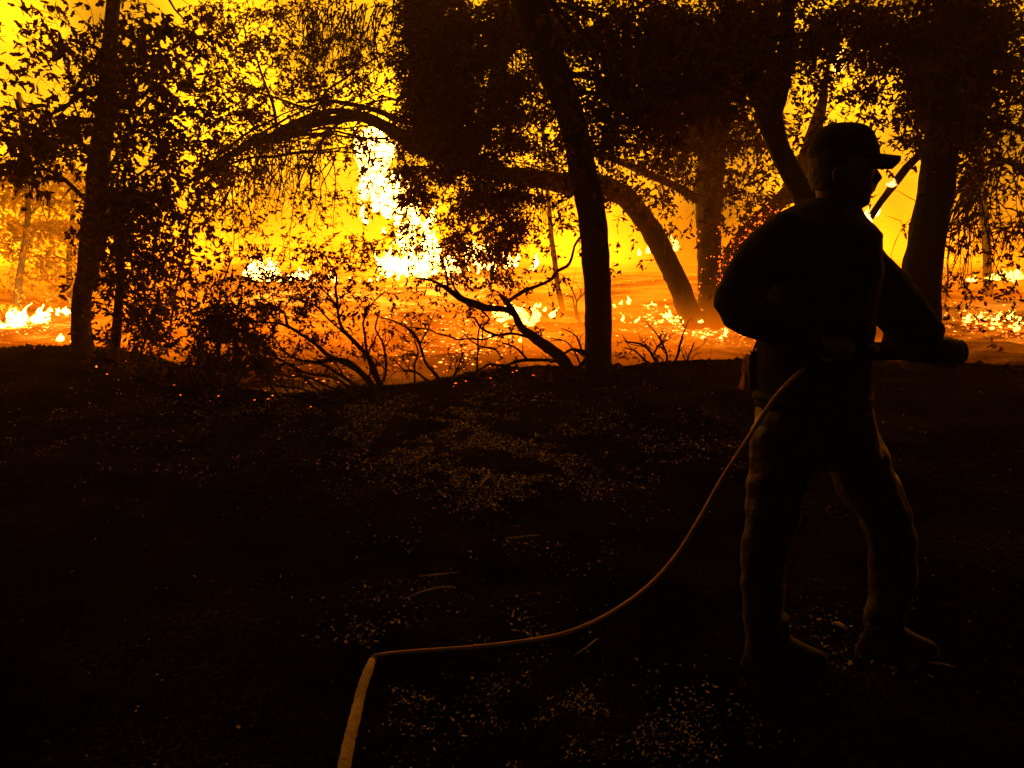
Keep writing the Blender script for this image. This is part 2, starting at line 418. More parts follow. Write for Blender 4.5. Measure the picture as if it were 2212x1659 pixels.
# leafy tree beside it
B = thing('tree', 'second tree from the left, its trunk smothered in dark leaves down to the ground', 'tree', P(255, 775, 8.6), WOOD)
_, pa, _ = limb('trunk', [(246, 790, 28), (250, 740, 20), (256, 660, 19), (262, 580, 15), (262, 500, 11), (266, 430, 8), (272, 350, 5)], 8.7, B, n=14, step=.08)
side_branches('B', B, pa, 10, 8.4, r0=.02); crown('B', B)
# leaning tree with the long arching limb
b0 = gp(1500, 700)
C = thing('tree', 'leaning tree whose arched trunk bends left into a long drooping limb across the flames', 'tree', b0, WOOD)
dC = b0.y
limb('trunk', [(1510, 712, 60), (1494, 690, 48), (1470, 625, 46), (1440, 560, 46), (1408, 500, 45), (1372, 450, 44), (1335, 415, 42), (1290, 398, 42), (1240, 400, 44), (1190, 392, 42), (1140, 382, 38), (1080, 375, 34), (1010, 352, 34), (940, 330, 36), (880, 308, 34)], dC, C, n=16, d2=10.6, step=.1)
_, pa, _ = limb('limb', [(890, 312, 34), (850, 284, 28), (810, 262, 24), (770, 250, 22), (730, 258, 20), (690, 264, 18), (640, 280, 15), (590, 292, 13), (545, 310, 11), (500, 332, 9), (455, 362, 7), (420, 385, 4)], 10.6, C, n=12, d2=9.6, step=.08)
limb('limb', [(860, 262, 15), (830, 245, 12), (790, 232, 10), (740, 222, 9), (690, 216, 6), (640, 222, 4)], 10.4, C, n=8)
limb('limb', [(780, 250, 16), (740, 240, 14), (690, 245, 12), (640, 262, 10), (590, 285, 7)], 10.3, C, n=8)
limb('limb', [(940, 325, 60), (940, 240, 70), (930, 140, 80), (920, 40, 84), (910, -80, 90)], 10.7, C, n=16, jit=.35)
_, pb, _ = limb('limb', [(1010, 340, 40), (1060, 240, 30), (1085, 130, 26), (1090, 0, 22), (1095, -80, 20)], 10.6, C, n=12)
limb('branch', [(500, 332, 8), (470, 370, 8), (440, 410, 7), (410, 470, 6), (400, 540, 6), (385, 600, 5), (372, 680, 5), (365, 740, 4)], 9.2, C, n=7, jit=.2)
side_branches('C', C, pa, 16, 10, r0=.022); side_branches('C', C, pb, 8, 10, r0=.025); crown('C', C)
# ember covered tree
b1 = gp(1535, 700)
Gt = thing('tree', 'burning tree with a stout trunk speckled in red embers, between leaning tree and person', 'tree', b1, WOOD)
_, pa, _ = limb('trunk', [(1540, 712, 70), (1537, 680, 56), (1534, 620, 52), (1532, 540, 52), (1530, 470, 54), (1534, 400, 56), (1536, 330, 58), (1540, 260, 58), (1545, 180, 56), (1545, 60, 50)], b1.y, Gt, n=18, step=.1)
_, pg2, rg2 = limb('limb', [(1545, 660, 30), (1562, 590, 34), (1584, 540, 36), (1620, 495, 34), (1655, 462, 32), (1690, 430, 32), (1720, 390, 34), (1745, 330, 34), (1760, 280, 30), (1775, 225, 22), (1782, 190, 12), (1790, 130, 6), (1796, 60, 4)], b1.y, Gt, n=14, d2=b1.y - 1, step=.1)
limb('limb', [(1520, 438, 22), (1496, 424, 20), (1465, 405, 18), (1420, 385, 16), (1370, 362, 16), (1320, 342, 14), (1270, 330, 12)], b1.y, Gt, n=10, step=.1)
side_branches('G', Gt, pa[len(pa) // 2:], 14, 12, r0=.03); crown('G', Gt)
# forked black tree behind the person
Ht = thing('tree', 'black forked tree rising straight behind the person in the cap', 'tree', P(1800, 800, 8.4), WOOD)
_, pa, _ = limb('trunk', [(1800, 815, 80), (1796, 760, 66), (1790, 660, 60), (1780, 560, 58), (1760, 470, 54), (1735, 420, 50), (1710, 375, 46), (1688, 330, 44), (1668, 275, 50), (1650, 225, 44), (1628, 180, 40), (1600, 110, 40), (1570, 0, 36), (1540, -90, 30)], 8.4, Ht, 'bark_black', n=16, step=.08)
limb('limb', [(1662, 262, 40), (1684, 215, 32), (1694, 150, 30), (1700, 60, 28), (1710, -60, 26)], 8.4, Ht, 'bark_black', n=12)
side_branches('H', Ht, pa[len(pa) // 2:], 12, 8.3); crown('H', Ht)
# near tree at the right
It = thing('tree', 'near black tree at the right with a knot on its left side, beyond the fist', 'tree', P(1990, 815, 8.0), WOOD)
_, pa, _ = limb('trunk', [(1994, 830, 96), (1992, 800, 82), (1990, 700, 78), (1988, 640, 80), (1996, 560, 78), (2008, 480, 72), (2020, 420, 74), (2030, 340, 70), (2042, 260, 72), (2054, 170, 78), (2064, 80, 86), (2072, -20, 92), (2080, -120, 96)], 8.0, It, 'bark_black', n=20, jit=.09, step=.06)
mbk = MB(); kp = P(1984, 425, 7.95)
mbk.tube([kp + Vector((.12, .05, .03)), kp + Vector((.05, .02, .01)), kp + Vector((.01, 0, .0)), kp + Vector((-.015, 0, -.005))], [.05, .05, .042, .02], 9, .4); mbk.build('knot', M['bark'], It)
side_branches('I', It, pa[len(pa) // 2:], 14, 7.6); crown('I', It)
# hanging willowy tree at the right edge
Jt = thing('tree', 'tree at the right edge with thin drooping bare twigs hanging over the embers', 'tree', gp(2260, 745), WOOD)
dj = 9.3
_, pa, _ = limb('trunk', [(2268, 770, 46), (2262, 600, 36), (2240, 400, 30), (2235, 200, 26), (2250, 40, 20)], Jt.location.y, Jt, n=12, d2=dj)
limb('limb', [(2240, 400, 22), (2200, 360, 14), (2160, 345, 10), (2120, 360, 8), (2085, 400, 5)], dj, Jt, n=8)
limb('limb', [(2235, 300, 18), (2180, 270, 12), (2120, 265, 8), (2085, 285, 5)], dj, Jt, n=8)
side_branches('J', Jt, pa, 8, 9.3, r0=.018); crown('J', Jt)
# lit tree far left in the smoke
k0 = gp(40, 690)
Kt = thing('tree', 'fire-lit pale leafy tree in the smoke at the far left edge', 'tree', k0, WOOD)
_, pa, _ = limb('trunk', [(38, 700, 20), (40, 620, 15), (48, 560, 13), (60, 470, 12), (55, 350, 12), (40, 200, 10)], k0.y, Kt, 'bark_lit', 10, d2=14.5)
side_branches('K', Kt, pa, 8, 14, 'bark_lit', .025); crown('K', Kt, 'leaf_lit')
# thin young trees in the smoke
def sapling(label, pts, py0, m='bark'):
    b = gp(pts[0][0], py0); t = thing('sapling', label, 'young tree', b, 'thin young trees in the smoke')
    _, pa, _ = limb('trunk', pts, b.y, t, m, 8, .15)
    for z in range(5):
        mb = MB(); q = pa[random.randint(len(pa) // 3, len(pa) - 2)].copy(); v = Vector((random.choice((-1, 1)), random.gauss(0, .4), random.uniform(.1, .9))).normalized(); ps = []
        for s in range(8): ps.append(q.copy()); q = q + v * .16; v = (v + Vector((random.gauss(0, .15), 0, random.gauss(0, .12)))).normalized()
        mb.tube(ps, [.025, .02, .017, .014, .011, .008, .006, .003], 5); mb.build('branch', M[m], t)
sapling('thin straight sapling with dark bark just left of the tall dark tree', [(1216, 672, 13), (1205, 620, 12), (1199, 570, 12), (1192, 520, 11), (1186, 450, 10), (1180, 380, 9), (1170, 250, 8)], 672)
sapling('pale fire-lit sapling touching the left side of the bent left trunk', [(152, 668, 13), (150, 600, 12), (150, 540, 11), (156, 470, 9), (160, 350, 8)], 668, 'bark')
sapling('faint slender sapling in the smoke at the right between black tree and hanging twigs', [(2135, 640, 22), (2132, 560, 18), (2128, 480, 17), (2120, 400, 14), (2112, 280, 12)], 640)

# bare drooping twigs
def hang(name, specs, d, parent, m='twig'):
    mb = MB()
    for (x0, y0, x1, y1, sx, k, wpx) in specs:
        for i in range(k):
            a = random.random(); sxx = x0 + (x1 - x0) * a + random.gauss(0, sx); ln = (y1 - y0) * random.uniform(.5, 1.05)
            dd = d + random.gauss(0, .35); q = P(sxx, y0 + random.uniform(-15, 15), dd); s = PW(sxx, y0, dd)
            v = Vector((random.gauss(-.25, .35), random.gauss(0, .2), -1)).normalized(); ps = []; n = 12
            for j in range(n): ps.append(q.copy()); q = q + v * (ln * s / n); v = (v + Vector((random.gauss(0, .16), random.gauss(0, .1), -.12))).normalized()
            r = [wpx * s * .5 * (1 - .75 * j / n) for j in range(n)]
            mb.tube(ps, r, 4)
            for z in range(3):
                j = random.randint(2, n - 2); q2 = ps[j].copy(); v2 = Vector((random.gauss(0, .8), random.gauss(0, .4), -.6)).normalized(); p2 = []
                for w in range(6): p2.append(q2.copy()); q2 = q2 + v2 * (ln * s * .05); v2 = (v2 + Vector((random.gauss(0, .25), 0, -.12))).normalized()
                mb.tube(p2, [r[j] * .7] * 3 + [r[j] * .5] * 3, 3)
    o = mb.build(name, M[m], parent); o['kind'] = 'stuff'; return o
hang('drooping_twigs', [(520, 320, 720, 500, 10, 34, 3.2), (560, 300, 640, 460, 8, 14, 3), (640, 20, 860, 200, 10, 60, 3), (430, 380, 540, 560, 10, 16, 3)], 9.8, C)
hang('drooping_twigs', [(1090, 400, 1190, 560, 8, 22, 3), (1020, 60, 1140, 330, 10, 26, 4)], 10.2, C)
hang('drooping_twigs', [(2085, 400, 2120, 690, 8, 20, 4.2), (2110, 330, 2170, 600, 8, 14, 3.6), (2150, 480, 2210, 640, 10, 10, 3), (2090, 280, 2130, 420, 6, 8, 3)], 9.3, Jt)

# ------------------------------------------------------------------ shrubs and the leaning broken tree, built stem by stem
def stem_plant(parent, stems, d, subs=5, m='twig', sub_len=.28, name='stem', dspread=.12, r_min=1.6):
    for st in stems:
        dd = d + random.gauss(0, dspread)
        base = d
        pts = [(a[0], a[1], a[2], base + (dd - base) * i / max(1, len(st) - 1)) for i, a in enumerate(st)]
        W = [P(a[0], a[1], a[3]) for a in pts]; Rr = [PW(a[0], a[1], a[3]) * a[2] / 2 for a in pts]
        a, b = smooth_path(W, Rr, .05)
        a = [q + Vector((noise.noise(q * 7), noise.noise(q * 7 + Vector((5, 0, 0))) * .5, noise.noise(q * 7 + Vector((0, 5, 0))))) * .02 for q in a]
        mb = MB(); mb.tube(a, b, 8, .15)
        for z in range(subs):
            j = random.randint(len(a) // 4, len(a) - 2); t = (a[j + 1] - a[j]).normalized()
            v = (t + Vector((random.gauss(0, .6), random.gauss(0, .4), random.gauss(.2, .5)))).normalized(); q = a[j].copy(); ps = []; L = sub_len * random.uniform(.5, 1.3)
            for s in range(9): ps.append(q.copy()); q = q + v * L / 8; v = (v + Vector((random.gauss(0, .22), random.gauss(0, .15), random.gauss(0, .2)))).normalized()
            r = max(b[j] * .5, .0028); mb.tube(ps, [r * (1 - .8 * s / 9) + .0008 for s in range(9)], 5)
            for y in range(3):
                j2 = random.randint(2, 7); q = ps[j2].copy(); v = Vector((random.gauss(0, .7), random.gauss(0, .4), random.gauss(.1, .6))).normalized(); p2 = []
                for s in range(5): p2.append(q.copy()); q = q + v * L / 14; v = (v + Vector((random.gauss(0, .25), 0, random.gauss(0, .2)))).normalized()
                mb.tube(p2, [.0022, .002, .0018, .0014, .001], 3)
        mb.build(name, M[m], parent)
SHR = 'shrubs along the dark bank'
E = thing('shrub', 'wide half-bare shrub with many arching stems in front of the brightest flames', 'shrub', P(824, 850, 7.0), SHR)
stem_plant(E, [
 [(826, 848, 15), (802, 783, 11), (768, 738, 9), (740, 710, 8), (729, 671, 7), (726, 623, 6), (722, 585, 4), (700, 550, 3)],
 [(820, 848, 12), (785, 808, 9), (752, 780, 8), (718, 777, 6), (679, 783, 5), (650, 775, 3)],
 [(816, 846, 14), (770, 800, 10), (718, 772, 10), (684, 747, 8), (650, 722, 8), (623, 705, 7), (578, 696, 5), (511, 690, 3)],
 [(623, 705, 6), (614, 677, 5), (595, 660, 4), (560, 640, 3)],
 [(794, 850, 9), (732, 808, 7), (679, 783, 6), (628, 769, 5), (600, 741, 4), (585, 720, 3)],
 [(780, 855, 8), (718, 814, 6), (668, 808, 5), (623, 786, 5), (600, 794, 5), (558, 783, 5), (539, 760, 3)],
 [(760, 856, 7), (715, 836, 5), (670, 816, 5), (617, 811, 5), (606, 800, 4), (575, 800, 3), (545, 770, 3)],
 [(740, 858, 6), (690, 850, 5), (640, 838, 5), (590, 830, 4), (560, 800, 3)],
 [(830, 846, 9), (800, 795, 7), (790, 740, 6), (782, 700, 5), (800, 660, 3), (830, 630, 2)],
 [(768, 738, 6), (745, 720, 5), (710, 690, 4), (680, 660, 4), (650, 650, 3), (620, 640, 2)],
 [(729, 671, 5), (712, 640, 4), (690, 620, 3), (670, 615, 2)],
 [(820, 840, 8), (835, 800, 6), (828, 750, 5), (812, 710, 4), (820, 670, 3)],
 [(700, 858, 6), (640, 800, 5), (580, 760, 5), (550, 720, 4), (560, 680, 3)],
 [(640, 868, 5), (600, 820, 4), (570, 790, 4), (548, 740, 3)],
], 7.0, 6)
crown('E', E, 'leaf_scorched', 'leaves')
E2 = thing('shrub', 'thin bare-stemmed shrub with few leaves right of the wide half-bare shrub', 'shrub', P(940, 830, 7.3), SHR)
stem_plant(E2, [
 [(959, 830, 9), (935, 800, 7), (917, 775, 6), (903, 733, 6), (885, 712, 5), (864, 699, 4), (825, 690, 3)],
 [(934, 832, 8), (912, 815, 6), (894, 805, 5), (872, 797, 4), (850, 775, 3)],
 [(896, 842, 6), (894, 815, 5), (897, 785, 5), (902, 760, 4), (895, 740, 2)],
 [(975, 828, 6), (990, 790, 4), (1000, 760, 3)],
], 7.3, 5)
Dt = thing('shrub', 'dense dark leafy bush at the left foot of the flames', 'shrub', P(480, 835, 7.4), SHR)
stem_plant(Dt, [
 [(480, 845, 10), (475, 780, 8), (470, 700, 6), (480, 620, 4), (500, 560, 3)],
 [(488, 845, 9), (505, 770, 7), (520, 690, 5), (525, 620, 3)],
 [(470, 845, 8), (440, 780, 6), (420, 720, 4), (400, 680, 3)],
 [(492, 848, 7), (540, 800, 5), (570, 820, 4), (600, 850, 3)],
 [(300, 800, 7), (310, 740, 5), (330, 690, 4), (345, 640, 3)],
], 7.4, 6)
crown('D', Dt, 'leaf', 'leaves')
Lt = thing('fallen_tree', 'broken leaning tree slanting up left from the foot of the tall dark trunk', 'fallen tree', P(1235, 812, 7.6), SHR)
limb('trunk', [(1246, 826, 34), (1233, 807, 28), (1213, 775, 26), (1185, 751, 25), (1151, 727, 24), (1125, 705, 17), (1111, 677, 15), (1100, 660, 14), (1088, 645, 12), (1078, 635, 6)], 7.6, Lt, n=14, jit=.22, step=.04)
limb('limb', [(1113, 682, 14), (1098, 671, 13), (1081, 667, 13), (1049, 665, 14), (1021, 655, 16), (993, 643, 14), (965, 623, 9), (931, 605, 6), (897, 601, 3)], 7.6, Lt, n=10, jit=.2, step=.05)
stem_plant(Lt, [
 [(1205, 779, 9), (1165, 779, 8), (1125, 779, 8), (1095, 789, 7), (1053, 789, 6), (1029, 801, 4), (990, 815, 3)],
 [(1141, 727, 7), (1105, 723, 6), (1073, 725, 6), (1041, 711, 5), (1025, 687, 5), (1009, 687, 3)],
 [(1073, 725, 5), (1035, 733, 4), (1005, 731, 4), (985, 733, 4), (953, 721, 4), (925, 715, 3), (897, 707, 2)],
 [(1009, 731, 4), (1033, 745, 4), (1069, 753, 4), (1085, 775, 3)],
 [(1040, 670, 5), (1055, 690, 4), (1042, 705, 3), (1040, 735, 3)],
 [(1120, 700, 4), (1105, 705, 3), (1100, 722, 3)],
 [(965, 620, 5), (960, 580, 4), (950, 550, 3), (925, 535, 2)],
 [(1000, 645, 5), (975, 610, 4), (968, 570, 3), (960, 530, 2)],
 [(1140, 779, 6), (1120, 755, 5), (1100, 745, 4), (1085, 740, 3)],
 [(1029, 801, 6), (1030, 770, 4), (1033, 740, 4), (1040, 700, 2)],
], 7.55, 3, sub_len=.2)
crown('L', Lt, 'leaf_scorched', 'leaves')
Mt = thing('shrub', 'small spiky bare shrub right of the tall dark trunk', 'shrub', P(1420, 800, 8.2), SHR)
stem_plant(Mt, [
 [(1440, 805, 9), (1420, 785, 7), (1405, 760, 6), (1385, 745, 5), (1350, 738, 3)],
 [(1432, 805, 8), (1395, 780, 6), (1375, 760, 4), (1345, 750, 2)],
 [(1445, 805, 8), (1462, 770, 6), (1470, 735, 4), (1482, 700, 2)],
 [(1438, 805, 7), (1440, 770, 5), (1425, 735, 4), (1415, 715, 2)],
 [(1450, 805, 6), (1480, 785, 4), (1500, 740, 3)],
 [(1410, 770, 5), (1425, 745, 4), (1450, 730, 2)],
], 8.2, 6, sub_len=.22)
crown('M', Mt, 'leaf_scorched', 'leaves')
S3 = thing('shrub', 'small dead shrub with forked bare twigs in the smoke left of the tall trunk', 'shrub', gp(1252, 700), SHR)
stem_plant(S3, [
 [(1254, 700, 5), (1247, 670, 4), (1247, 650, 4), (1258, 637, 3), (1270, 624, 2)],
 [(1247, 652, 4), (1238, 630, 3), (1228, 612, 2)],
 [(1247, 690, 4), (1240, 665, 3), (1236, 640, 3), (1222, 640, 2)],
 [(1250, 648, 3), (1254, 630, 2), (1248, 615, 2)],
], S3.location.y, 2, sub_len=.3)
S4 = thing('shrub', 'low leafy sprig growing against the left foot of the tall dark trunk', 'shrub', P(1258, 800, 7.9), SHR)
stem_plant(S4, [[(1262, 770, 6), (1250, 740, 4), (1235, 720, 3), (1212, 708, 2)], [(1258, 800, 5), (1240, 760, 4), (1220, 735, 3), (1190, 733, 2)]], 7.9, 3, sub_len=.15)

# burning broken branch leaning on the right-hand tree
BB = thing('fallen_branch', "smouldering broken branch leaning on the right-hand tree before the person's face", 'branch', P(1800, 800, 8.6))
limb('stem', [(2010, 312, 18), (1975, 345, 17), (1940, 385, 16), (1915, 420, 16), (1890, 455, 14), (1865, 495, 13), (1840, 540, 12), (1820, 620, 11), (1805, 720, 10), (1800, 810, 10)], 8.35, BB, n=9, jit=.2)

# ------------------------------------------------------------------ fire
def tongue(mb, p, h, w, n=7, k=9):
    rings = []; ph = random.uniform(0, 6); lean = random.gauss(.12, .25)
    for i in range(k):
        t = i / (k - 1); r = w * (math.sin(math.pi * min(1, t * .9 + .12)) ** .8) * (1 - t) ** .55 + .002
        c = p + Vector((lean * h * t + .16 * h * math.sin(ph + t * 7) * t, .05 * h * math.sin(ph * 2 + t * 5) * t, h * t))
        rings.append([c + Vector((math.cos(2 * math.pi * j / n) * r * (1 + .8 * noise.noise(c * 7 + Vector((j * .8, 0, 0)))), math.sin(2 * math.pi * j / n) * r, 0)) for j in range(n)])
    mb.rings(rings)
def fire(label, blobs, m='flame', group='separate fires burning among the trees', embed=.1):
    """blobs: (px, py, distance, spread px x, spread py, count, height px)"""
    px, py, d = blobs[0][:3]; b = P(px, py, d)
    o = thing('fire', label, 'fire', b, group)
    for (px, py, d, sx, sy, k, h) in blobs:
        mb = MB()
        k = int(k * (1 if h > 28 else .7))
        for i in range(k):
            x = random.gauss(px, sx * 1.15); y = random.gauss(py, sy); dd = d + random.gauss(0, .35); s = PW(x, y, dd)
            if h < 28 and noise.noise(Vector((x / 14, d, 2))) < -.05: continue
            hh = h * s * (random.uniform(.25, 1.0) ** 1.3 * 1.4 if h > 28 else min(2.4, .25 + random.expovariate(1.8))); p = P(x, y, dd)
            if d > 10: p.z = max(p.z, H(p.x, p.y) - .05)
            tongue(mb, p, hh, min(hh, h * s * .8) * (random.uniform(.2, .5) if h > 28 else random.uniform(.3, 1.3)))
        mb.build('flame', M[m], o)
    return o
fire('tall white-hot column of flame climbing behind the arched limb', [(870, 594, 17.5, 38, 6, 30, 44), (797, 335, 18, 15, 18, 26, 60), (806, 400, 18, 13, 22, 24, 60), (830, 460, 18, 20, 20, 24, 60), (880, 500, 18, 20, 20, 20, 55), (920, 540, 18, 15, 18, 16, 44), (905, 582, 17.5, 24, 8, 22, 40)])
fire('low white flame at the left of the fire, above the dark bush', [(562, 600, 17, 12, 4, 24, 34), (600, 606, 17, 22, 3, 30, 18), (700, 606, 18, 50, 3, 40, 14)])
fire('yellow flames running along the ground at the far left edge', [(15, 702, 13.5, 24, 4, 60, 24), (65, 692, 13.5, 26, 4, 60, 18), (125, 675, 14, 22, 3, 45, 13), (140, 736, 10.4, 12, 2, 14, 12)])
fire('small bright flames on the ground between the sapling and the leaning broken tree', [(1110, 690, 13, 22, 5, 36, 24), (1150, 700, 12.5, 26, 4, 36, 15), (1165, 668, 14, 15, 3, 12, 12), (1060, 735, 11.5, 30, 3, 20, 7)], 'flame_low')
fire('small yellow fire seen under the arch of the leaning tree', [(1438, 552, 20, 16, 4, 9, 30), (1425, 692, 13.5, 46, 6, 60, 9), (1390, 662, 15, 36, 4, 30, 8), (1500, 722, 11.6, 50, 4, 50, 6)], 'flame_low')
fire('flicker of flame in the treetop above the person\'s cap', [(1800, 130, 15, 9, 22, 9, 24)], 'flame_low')
fire('flames licking up beneath the smouldering leaning branch', [(1864, 497, 8.3, 3, 3, 10, 30), (1874, 488, 8.3, 3, 3, 10, 29), (1886, 474, 8.3, 3, 3, 6, 22), (1926, 404, 8.3, 2, 2, 4, 20)], 'flame_small')
fire('line of flames among the embers at the right edge', [(2190, 605, 16, 30, 5, 40, 22), (2110, 692, 12.5, 44, 4, 70, 9), (2180, 707, 12, 34, 5, 50, 8)], 'flame_low')
fire('distant row of flames at the foot of the smoke, left of centre', [(1010, 588, 20, 50, 5, 40, 30), (1050, 560, 20, 25, 14, 20, 30)], 'flame')

# embers on the ground
def embers(name, regions, m, size, label):
    mb = MB()
    for (px, py, sx, sy, k) in regions:
        for i in range(k):
            x = random.gauss(px, sx); y = random.gauss(py, sy)
            if y < 598: continue
            g = G(x, y)
            if g.y > 30: continue
            s = PW(x, y, g.y) * random.uniform(.5, 1) * size
            w = s * random.uniform(1, 2.6); g.z += s * .2; an = random.uniform(-.4, .4)
            u = Vector((math.cos(an), math.sin(an), 0)) * w; v_ = Vector((-math.sin(an), math.cos(an), 0)) * s * 1.4; z = Vector((0, 0, s * random.uniform(.5, 1.1)))
            b = len(mb.v); mb.v += [g - u, g - v_, g + u * .8, g + v_, g + z + u * random.uniform(-.4, .4), g - z * .5]
            mb.f += [(b, b + 1, b + 4), (b + 1, b + 2, b + 4), (b + 2, b + 3, b + 4), (b + 3, b, b + 4), (b + 1, b, b + 5), (b + 2, b + 1, b + 5), (b + 3, b + 2, b + 5), (b, b + 3, b + 5)]
    o = link(name, mb.mesh(name, False), M[m]); tag(o, label, 'embers', kind='stuff'); return o
embers('embers', [(1480, 715, 60, 14, 260), (1560, 722, 40, 10, 160), (1420, 690, 60, 22, 140), (1000, 700, 90, 40, 260), (900, 740, 90, 30, 130), (1180, 720, 50, 40, 90), (2120, 700, 60, 14, 220), (2190, 715, 30, 10, 90), (70, 715, 60, 14, 130),
                  (1400, 600, 60, 10, 40), (620, 800, 70, 20, 40), (480, 850, 120, 12, 9), (250, 800, 50, 15, 5), (700, 700, 60, 30, 60)], 'ember', 2.3, 'red glowing embers scattered over the burnt ground beyond the bank')
embers('hot_embers', [(1430, 690, 60, 18, 45), (1000, 760, 60, 12, 45), (1040, 720, 60, 20, 60), (900, 690, 60, 20, 30), (2130, 690, 50, 12, 80), (60, 700, 50, 10, 60), (2025, 797, 8, 2, 6), (1870, 776, 8, 3, 6), (650, 640, 100, 16, 30), (1000, 625, 80, 10, 50), (228, 795, 9, 2, 2), (1490, 715, 60, 12, 60)],
       'ember_hot', 3.0, 'yellow hot embers and small flames along the burning ground')
def trunk_embers(parent, path, k, m, rad):
    mb = MB()
    for i in range(k):
        j = random.randint(0, len(path) - 1); an = random.uniform(math.pi * .95, math.pi * 1.75)
        p = path[j] + Vector((math.cos(an) * rad, math.sin(an) * rad, random.uniform(-.08, .08))); s = random.uniform(.005, .018)
        b = len(mb.v); mb.v += [p + Vector(q) * s for q in ((-1, 0, 0), (0, -1, 0), (1, 0, 0), (0, 1, 0), (0, 0, 1.6), (0, 0, -1.2))]
        mb.f += [(b, b + 1, b + 4), (b + 1, b + 2, b + 4), (b + 2, b + 3, b + 4), (b + 3, b, b + 4), (b + 1, b, b + 5), (b + 2, b + 1, b + 5), (b + 3, b + 2, b + 5), (b, b + 3, b + 5)]
    o = mb.build('embers', M[m], parent, False); o['kind'] = 'stuff'
trunk_embers(Gt, [P(1534 + random.gauss(0, 4), y, b1.y) for y in range(440, 690, 6)], 190, 'ember', .2)
trunk_embers(Gt, pg2[len(pg2) // 12: int(len(pg2) * .42)], 420, 'ember', .14)

# smoke between and behind the burning trees, its firelit glow put in as emission
def smoke_glow():
    x0, x1, y0, y1, z0, z1 = -26, 26, 8.6, 36, -1.6, 17
    mb = MB(); mb.rings([[Vector((x0, y0, z)), Vector((x1, y0, z)), Vector((x1, y1, z)), Vector((x0, y1, z))] for z in (z0, z1)])
    m = bpy.data.materials.new('smoke_painted_glow'); m.use_nodes = True; nt = m.node_tree; nt.nodes.clear()
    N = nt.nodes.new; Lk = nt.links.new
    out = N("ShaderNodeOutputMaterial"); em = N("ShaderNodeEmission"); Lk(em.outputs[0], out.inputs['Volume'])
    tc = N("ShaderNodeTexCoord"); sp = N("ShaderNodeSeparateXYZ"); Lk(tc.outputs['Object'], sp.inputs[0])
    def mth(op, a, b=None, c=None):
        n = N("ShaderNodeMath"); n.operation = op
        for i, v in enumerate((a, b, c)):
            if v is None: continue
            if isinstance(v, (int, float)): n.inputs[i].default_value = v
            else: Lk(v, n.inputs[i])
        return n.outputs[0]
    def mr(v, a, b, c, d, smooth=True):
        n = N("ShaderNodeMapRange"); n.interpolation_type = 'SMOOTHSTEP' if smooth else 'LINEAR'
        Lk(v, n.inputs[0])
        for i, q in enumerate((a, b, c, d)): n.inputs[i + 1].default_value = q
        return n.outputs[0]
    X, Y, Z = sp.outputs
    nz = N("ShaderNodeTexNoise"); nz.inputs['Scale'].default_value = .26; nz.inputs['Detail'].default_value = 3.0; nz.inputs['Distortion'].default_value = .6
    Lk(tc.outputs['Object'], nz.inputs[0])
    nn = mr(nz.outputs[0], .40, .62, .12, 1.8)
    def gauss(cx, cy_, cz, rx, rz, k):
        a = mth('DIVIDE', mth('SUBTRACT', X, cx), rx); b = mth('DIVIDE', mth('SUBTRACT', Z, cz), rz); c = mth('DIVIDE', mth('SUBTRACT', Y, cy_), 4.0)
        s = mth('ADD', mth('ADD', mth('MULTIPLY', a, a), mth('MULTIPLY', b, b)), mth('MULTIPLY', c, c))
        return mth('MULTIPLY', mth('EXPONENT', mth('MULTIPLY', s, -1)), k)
    g = mth('ADD', gauss(-3.2, 19, 3.0, 4.5, 4.0, .16), gauss(-9, 18, 5.5, 5, 4, .08))  # brighter patches round the main fire, painted into the emission
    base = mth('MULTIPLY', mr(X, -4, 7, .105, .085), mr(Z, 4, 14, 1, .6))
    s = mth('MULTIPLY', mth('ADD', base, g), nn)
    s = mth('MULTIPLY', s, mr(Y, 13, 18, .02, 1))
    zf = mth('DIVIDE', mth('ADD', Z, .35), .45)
    low_glow = mth('MULTIPLY', mth('EXPONENT', mth('MULTIPLY', mth('MULTIPLY', zf, zf), -1)), mth('MULTIPLY', mr(X, 2.2, 5, 1, .18), mr(X, -8.5, -5.5, .4, 1)))  # low firelit glow over the ground, added as emission
    low_glow = mth('MULTIPLY', mth('MULTIPLY', low_glow, mr(Y, 8.6, 10.6, 0, .26)), mr(nz.outputs[0], .36, .64, .5, 1.5))
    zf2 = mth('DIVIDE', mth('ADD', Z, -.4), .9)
    low_glow2 = mth('MULTIPLY', mth('EXPONENT', mth('MULTIPLY', mth('MULTIPLY', zf2, zf2), -1)), mth('MULTIPLY', mr(Y, 15, 21, 0, .13), mr(nz.outputs[0], .40, .62, .1, 2.0)))  # second painted glow layer, farther back and higher
    s = mth('ADD', mth('ADD', s, low_glow), low_glow2); s = mth('MULTIPLY', s, mr(Y, 24, 31, 1.6, 0))
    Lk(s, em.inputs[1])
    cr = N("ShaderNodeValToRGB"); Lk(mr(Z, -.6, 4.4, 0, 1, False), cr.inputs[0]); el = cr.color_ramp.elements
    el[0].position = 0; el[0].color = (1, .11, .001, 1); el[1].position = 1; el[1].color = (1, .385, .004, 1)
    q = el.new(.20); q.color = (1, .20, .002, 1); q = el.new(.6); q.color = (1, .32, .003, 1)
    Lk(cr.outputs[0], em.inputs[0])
    o = mb.build('smoke', m, None, False); tag(o, 'orange smoke with its firelight put in as emission, among and behind the burning trees', 'smoke', kind='stuff')
smoke_glow()

